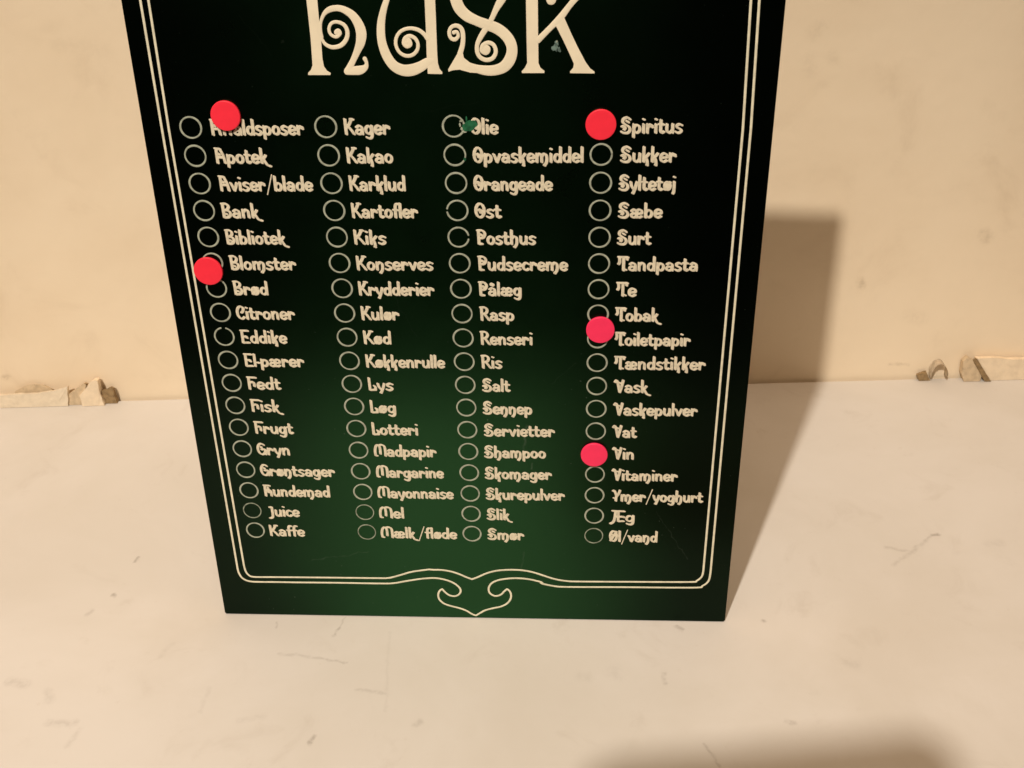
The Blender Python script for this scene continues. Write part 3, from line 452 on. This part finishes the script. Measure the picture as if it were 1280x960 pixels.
# wear on the print: green smear over the O of Olie, pale chip by the big K
def blob(pr, x, y, rx, ry, n=18, z=.16, jag=.25):
    pts = []
    for i in range(n):
        a = 2 * math.pi * i / n; k = 1 + random.uniform(-jag, jag)
        pts.append((x + rx * k * math.cos(a), y + ry * k * math.sin(a)))
    pr.poly(pts, h=z)
pr = Print()
for x, y, rx, ry in [(7.22, 205.186, 1.69, 1.7), (6.029, 204.67, 1.3, 1.31), (8.409, 205.702, 1.17, 1.18), (6.143, 207.535, 0.26, 0.78), (5.081, 194.064, 0.42, 0.54)]: blob(pr, x, y, rx, ry, z=.16 + random.uniform(0, .02), jag=.10)
pr.build("paint_smear", M_SMEAR, board)
pr = Print()
for x, y, rx, ry in [(4.554, 206.764, 0.65, 0.31), (3.979, 205.464, 0.31, 0.57), (4.445, 204.154, 0.31, 0.52), (5.445, 203.1, 0.65, 0.29), (35.317, 231.373, 0.22, 0.36)]:
    pr = Print(); blob(pr, x, y, rx, ry, 9, z=.20, jag=.4)
    pr.build("scratch_fleck", M_RING, board)
pr = Print()
for x, y, rx, ry in [(35.316, 230.889, 0.62, 0.97), (34.817, 229.437, 1.0, 1.1), (36.064, 228.94, 0.5, 0.73)]: blob(pr, x, y, rx, ry, 11, z=.03 + random.uniform(0, .02), jag=.4)
pr.build("scratch_chip", M_CHIP, board)

# ------------------------------------------------------------------ red magnets
def disc_mesh(name, r, th, material, seg=56):
    prof = [(0, th), (r * .80, th), (r - .22, th - .02), (r - .07, th - .10), (r, th - .28), (r, .15), (r - .10, 0), (0, 0)]
    bm = bmesh.new(); rows = []
    for (q, z) in prof:
        if q == 0: rows.append([bm.verts.new((0, 0, z * .001))])
        else: rows.append([bm.verts.new((q * .001 * math.cos(2 * math.pi * i / seg), q * .001 * math.sin(2 * math.pi * i / seg), z * .001)) for i in range(seg)])
    for a, c in zip(rows, rows[1:]):
        for i in range(seg):
            j = (i + 1) % seg
            if len(a) == 1: bm.faces.new((a[0], c[i], c[j]))
            elif len(c) == 1: bm.faces.new((a[j], a[i], c[0]))
            else: bm.faces.new((a[j], a[i], c[i], c[j]))
    bmesh.ops.recalc_face_normals(bm, faces=bm.faces[:])
    me = bpy.data.meshes.new(name); bm.to_mesh(me); bm.free(); me.materials.append(material)
    for p in me.polygons: p.use_smooth = abs(p.normal.z) < .99
    return me
MAGNETS = [(-72.467, 209.034, 4.92, 0, 'red round magnet covering the start of the first word in the left column'), (-86.597, 154.529, 5.12, 0, 'red round magnet overlapping the ring beside the word Blomster, nearest the left border'), (49.473, 205.492, 4.95, 0, 'red round magnet in front of the word Spiritus at the top of the right column'), (50.651, 132.605, 5.02, 1, 'pinkish red round magnet lying between the rings of Tobak and Toiletpapir'), (49.309, 80.765, 5.02, 1, 'pinkish red round magnet in front of the word Vin, lowest of all')]      # x, y, radius, pinkish, label
for x, y, r, pink, lab in MAGNETS:
    o = bpy.data.objects.new("round_magnet", disc_mesh("round_magnet", r, 1.1, M_PINK if pink else M_RED))
    COL.objects.link(o)
    o.matrix_world = Matrix.Translation(b_pos + b_rot @ Vector((x * .001, y * .001, .00018))) @ b_rot.to_4x4()
    tag(o, lab, "magnet", "red round magnets marking items on the board")

# ------------------------------------------------------------------ broken plaster and paper scraps lying along the foot of the wall
def shard(name, foot, top, lean, material, label, cat, sub=4, rough=.0004, group="plaster crumbs at the foot of the wall"):
    """irregular chunk: foot polygon on the tabletop (metres, world xy), top polygon with heights"""
    bm = bmesh.new(); n = len(foot)
    a = [bm.verts.new((p[0], p[1], .0002)) for p in foot]; c = [bm.verts.new(p) for p in top]
    bm.faces.new(a[::-1]); bm.faces.new(c)
    for i in range(n):
        j = (i + 1) % n
        bm.faces.new((a[i], a[j], c[j], c[i]))
    bmesh.ops.triangulate(bm, faces=bm.faces[:])
    bmesh.ops.subdivide_edges(bm, edges=bm.edges[:], cuts=sub, use_grid_fill=True)
    for v_ in bm.verts:
        if v_.co.z > .0004:
            q = noise.noise_vector(v_.co * 420.0); v_.co += Vector((q.x, q.y * .5, q.z)) * rough
            v_.co.z = max(v_.co.z, .0004)
            v_.co.y = min(v_.co.y, WALL_Y - .0004)
    bmesh.ops.recalc_face_normals(bm, faces=bm.faces[:])
    o = bm_obj(name, bm, material)
    return tag(o, label, cat, group)
shard("plaster_strip", [(-0.26263, 0.16985), (-0.25518, 0.16985), (-0.24774, 0.16985), (-0.24029, 0.16985), (-0.23285, 0.16985), (-0.2254, 0.16985), (-0.2254, 0.17265), (-0.23285, 0.17265), (-0.24029, 0.17265), (-0.24774, 0.17265), (-0.25518, 0.17265), (-0.26263, 0.17265)], [(-0.2635, 0.17045, 0.00752), (-0.25187, 0.17045, 0.00844), (-0.24089, 0.17045, 0.0086), (-0.23047, 0.17045, 0.01007), (-0.22291, 0.17045, 0.0124), (-0.22392, 0.17045, 0.00831), (-0.22392, 0.17245, 0.0077283000000000004), (-0.22291, 0.17245, 0.011532), (-0.23047, 0.17245, 0.009365100000000001), (-0.24089, 0.17245, 0.007998), (-0.25187, 0.17245, 0.0078492), (-0.2635, 0.17245, 0.0069936)], 0, M_FLAKEW, 'long pale strip of loose plaster lying along the wall left of the board', 'plaster')
shard("plaster_chip", [(-0.25478, 0.17285), (-0.24955, 0.17285), (-0.24433, 0.17285), (-0.2391, 0.17285), (-0.23387, 0.17285), (-0.23387, 0.17505), (-0.2391, 0.17505), (-0.24433, 0.17505), (-0.24955, 0.17505), (-0.25478, 0.17505)], [(-0.25391, 0.17345, 0.00839), (-0.24771, 0.17345, 0.01181), (-0.24397, 0.17345, 0.01272), (-0.23723, 0.17345, 0.01173), (-0.23348, 0.17345, 0.00928), (-0.23348, 0.17485, 0.0086304), (-0.23723, 0.17485, 0.010908900000000001), (-0.24397, 0.17485, 0.011829600000000001), (-0.24771, 0.17485, 0.0109833), (-0.25391, 0.17485, 0.0078027)], 0, M_BROWN, 'flat brown plaster chip behind the pale strip at far left', 'plaster')
shard("plaster_lump", [(-0.22504, 0.17085), (-0.22298, 0.17085), (-0.22092, 0.17085), (-0.21885, 0.17085), (-0.21679, 0.17085), (-0.21679, 0.17485), (-0.21885, 0.17485), (-0.22092, 0.17485), (-0.22298, 0.17485), (-0.22504, 0.17485)], [(-0.22581, 0.17145, 0.00565), (-0.22057, 0.17145, 0.00911), (-0.21426, 0.17145, 0.01354), (-0.21321, 0.17145, 0.01248), (-0.21797, 0.17145, 0.00539), (-0.21797, 0.17465, 0.0050127), (-0.21321, 0.17465, 0.011606400000000001), (-0.21426, 0.17465, 0.012592200000000001), (-0.22057, 0.17465, 0.0084723), (-0.22581, 0.17465, 0.0052545)], 0, M_BROWN, 'brown slanting plaster lump just left of the pointed paper scrap', 'plaster')
shard("paper_scrap", [(-0.21737, 0.16935), (-0.21434, 0.16935), (-0.21131, 0.16935), (-0.20828, 0.16935), (-0.20525, 0.16935), (-0.20525, 0.17465), (-0.20828, 0.17465), (-0.21131, 0.17465), (-0.21434, 0.17465), (-0.21737, 0.17465)], [(-0.21768, 0.16995, 0.00636), (-0.20998, 0.16995, 0.01486), (-0.20747, 0.16995, 0.01631), (-0.20587, 0.16995, 0.01574), (-0.20628, 0.16995, 0.00651), (-0.20628, 0.17445, 0.0060543), (-0.20587, 0.17445, 0.0146382), (-0.20747, 0.17445, 0.015168300000000003), (-0.20998, 0.17445, 0.0138198), (-0.21768, 0.17445, 0.0059148000000000004)], 0, M_FLAKE, 'pointed cream scrap standing like a small tent left of the board', 'scrap')
shard("dark_chip", [(-0.20617, 0.17135), (-0.20432, 0.17135), (-0.20248, 0.17135), (-0.20064, 0.17135), (-0.19879, 0.17135), (-0.19879, 0.17435), (-0.20064, 0.17435), (-0.20248, 0.17435), (-0.20432, 0.17435), (-0.20617, 0.17435)], [(-0.20605, 0.17195, 0.00832), (-0.20376, 0.17195, 0.00876), (-0.20081, 0.17195, 0.01021), (-0.19931, 0.17195, 0.00913), (-0.19948, 0.17195, 0.00447), (-0.19948, 0.17415, 0.0041571), (-0.19931, 0.17415, 0.0084909), (-0.20081, 0.17415, 0.009495300000000002), (-0.20376, 0.17415, 0.008146800000000001), (-0.20605, 0.17415, 0.0077376)], 0, M_DARK, 'small dark brown chip right beside the pointed scrap', 'chip')
shard("dark_crumb", [(0.23887, 0.17185), (0.24194, 0.17185), (0.245, 0.17185), (0.245, 0.17485), (0.24194, 0.17485), (0.23887, 0.17485)], [(0.23757, 0.17245, 0.00339), (0.23991, 0.17245, 0.00485), (0.24242, 0.17245, 0.00527), (0.24242, 0.17465, 0.0049011), (0.23991, 0.17465, 0.004510500000000001), (0.23757, 0.17465, 0.0031527)], 0, M_DARK, 'tiny dark crumb left of the curled paint flake', 'chip')
shard("plaster_block", [(0.26246, 0.16985), (0.26465, 0.16985), (0.26683, 0.16985), (0.26902, 0.16985), (0.2712, 0.16985), (0.2712, 0.17485), (0.26902, 0.17485), (0.26683, 0.17485), (0.26465, 0.17485), (0.26246, 0.17485)], [(0.26075, 0.17045, 0.0049), (0.26016, 0.17045, 0.01249), (0.26216, 0.17045, 0.01542), (0.26607, 0.17045, 0.0128), (0.27188, 0.17045, 0.00505), (0.27188, 0.17465, 0.0046965), (0.26607, 0.17465, 0.011904000000000001), (0.26216, 0.17465, 0.0143406), (0.26016, 0.17465, 0.0116157), (0.26075, 0.17465, 0.004557)], 0, M_BROWN, 'short brown plaster block at the left end of the long slab on the right', 'plaster')
shard("plaster_slab", [(0.27669, 0.17035), (0.28719, 0.17035), (0.29768, 0.17035), (0.30817, 0.17035), (0.31867, 0.17035), (0.31867, 0.17505), (0.30817, 0.17505), (0.29768, 0.17505), (0.28719, 0.17505), (0.27669, 0.17505)], [(0.2673, 0.17095, 0.01396), (0.27492, 0.17095, 0.01421), (0.28457, 0.17095, 0.0129), (0.29659, 0.17095, 0.01251), (0.31365, 0.17095, 0.01246), (0.31365, 0.17485, 0.0115878), (0.29659, 0.17485, 0.0116343), (0.28457, 0.17485, 0.011997), (0.27492, 0.17485, 0.013215300000000001), (0.2673, 0.17485, 0.012982800000000001)], 0, M_FLAKE, 'long cream plaster slab running out of frame on the right', 'plaster')
shard("dark_crack_strip", [(0.27352, 0.16925), (0.27526, 0.16925), (0.27701, 0.16925), (0.27701, 0.17065), (0.27526, 0.17065), (0.27352, 0.17065)], [(0.26463, 0.16985, 0.01471), (0.26634, 0.16985, 0.01465), (0.27342, 0.16985, 0.00487), (0.27342, 0.17045, 0.0045291), (0.26634, 0.17045, 0.013624500000000001), (0.26463, 0.17045, 0.013680300000000001)], 0, M_DARK, 'dark slanting strip standing in for the crack between the brown block and the long slab', 'chip')  # solid dark strip added in place of the open crack
curl = [[0.2443, 0.17235, 0.00286], [0.24436, 0.17235, 0.00744], [0.2459, 0.17235, 0.01093], [0.24874, 0.17235, 0.01185], [0.25126, 0.17235, 0.00975], [0.25277, 0.17235, 0.00616], [0.25299, 0.17235, 0.00258]]
bm = bmesh.new(); cs = crom([tuple(q) for q in curl], 5); rows = []
for q in cs:
    rows.append([bm.verts.new((q[0], q[1] + e, max(q[2], .0004))) for e in (-.0028, 0, .0026)])
for a, c in zip(rows, rows[1:]):
    for i in range(2): bm.faces.new((a[i], a[i + 1], c[i + 1], c[i]))
bmesh.ops.solidify(bm, geom=bm.faces[:], thickness=.0016)
for v_ in bm.verts:
    v_.co += noise.noise_vector(v_.co * 300.0) * .0003
    v_.co.z = max(v_.co.z, .0003)
bmesh.ops.recalc_face_normals(bm, faces=bm.faces[:])
tag(bm_obj("paint_curl", bm, M_FLAKEW, smooth_shade=True), "curled pale paint flake like a small loop right of the board", "paint flake", "plaster crumbs at the foot of the wall")

# ------------------------------------------------------------------ the phone that takes the picture: stands behind the lens, its soft shadow falls on the table
bm = bmesh.new()
px0, px1, py0, py1, pr_ = -.098, .006, -.036, .0365, .011
out = []
for cx_, cy_, a0 in ((px1 - pr_, py1 - pr_, 0), (px0 + pr_, py1 - pr_ - .008, 90), (px0 + pr_, py0 + pr_, 180), (px1 - pr_, py0 + pr_, 270)):
    for k in range(9):
        a = math.radians(a0 + 90 * k / 8); out.append((cx_ + pr_ * math.cos(a), cy_ + pr_ * math.sin(a)))
fv = [bm.verts.new((x, y, .004)) for x, y in out]; rv = [bm.verts.new((x, y, .012)) for x, y in out]
bm.faces.new(fv[::-1]); bm.faces.new(rv)
for i in range(len(out)):
    j = (i + 1) % len(out)
    bm.faces.new((fv[i], fv[j], rv[j], rv[i]))
bmesh.ops.recalc_face_normals(bm, faces=bm.faces[:])
ph = bm_obj("phone", bm, M_PHONE)
ph.matrix_world = Matrix.Translation(CAM_POS) @ CAM_ROT.to_4x4()
tag(ph, "black phone held above the table, casting the soft shadow at lower right", "phone")
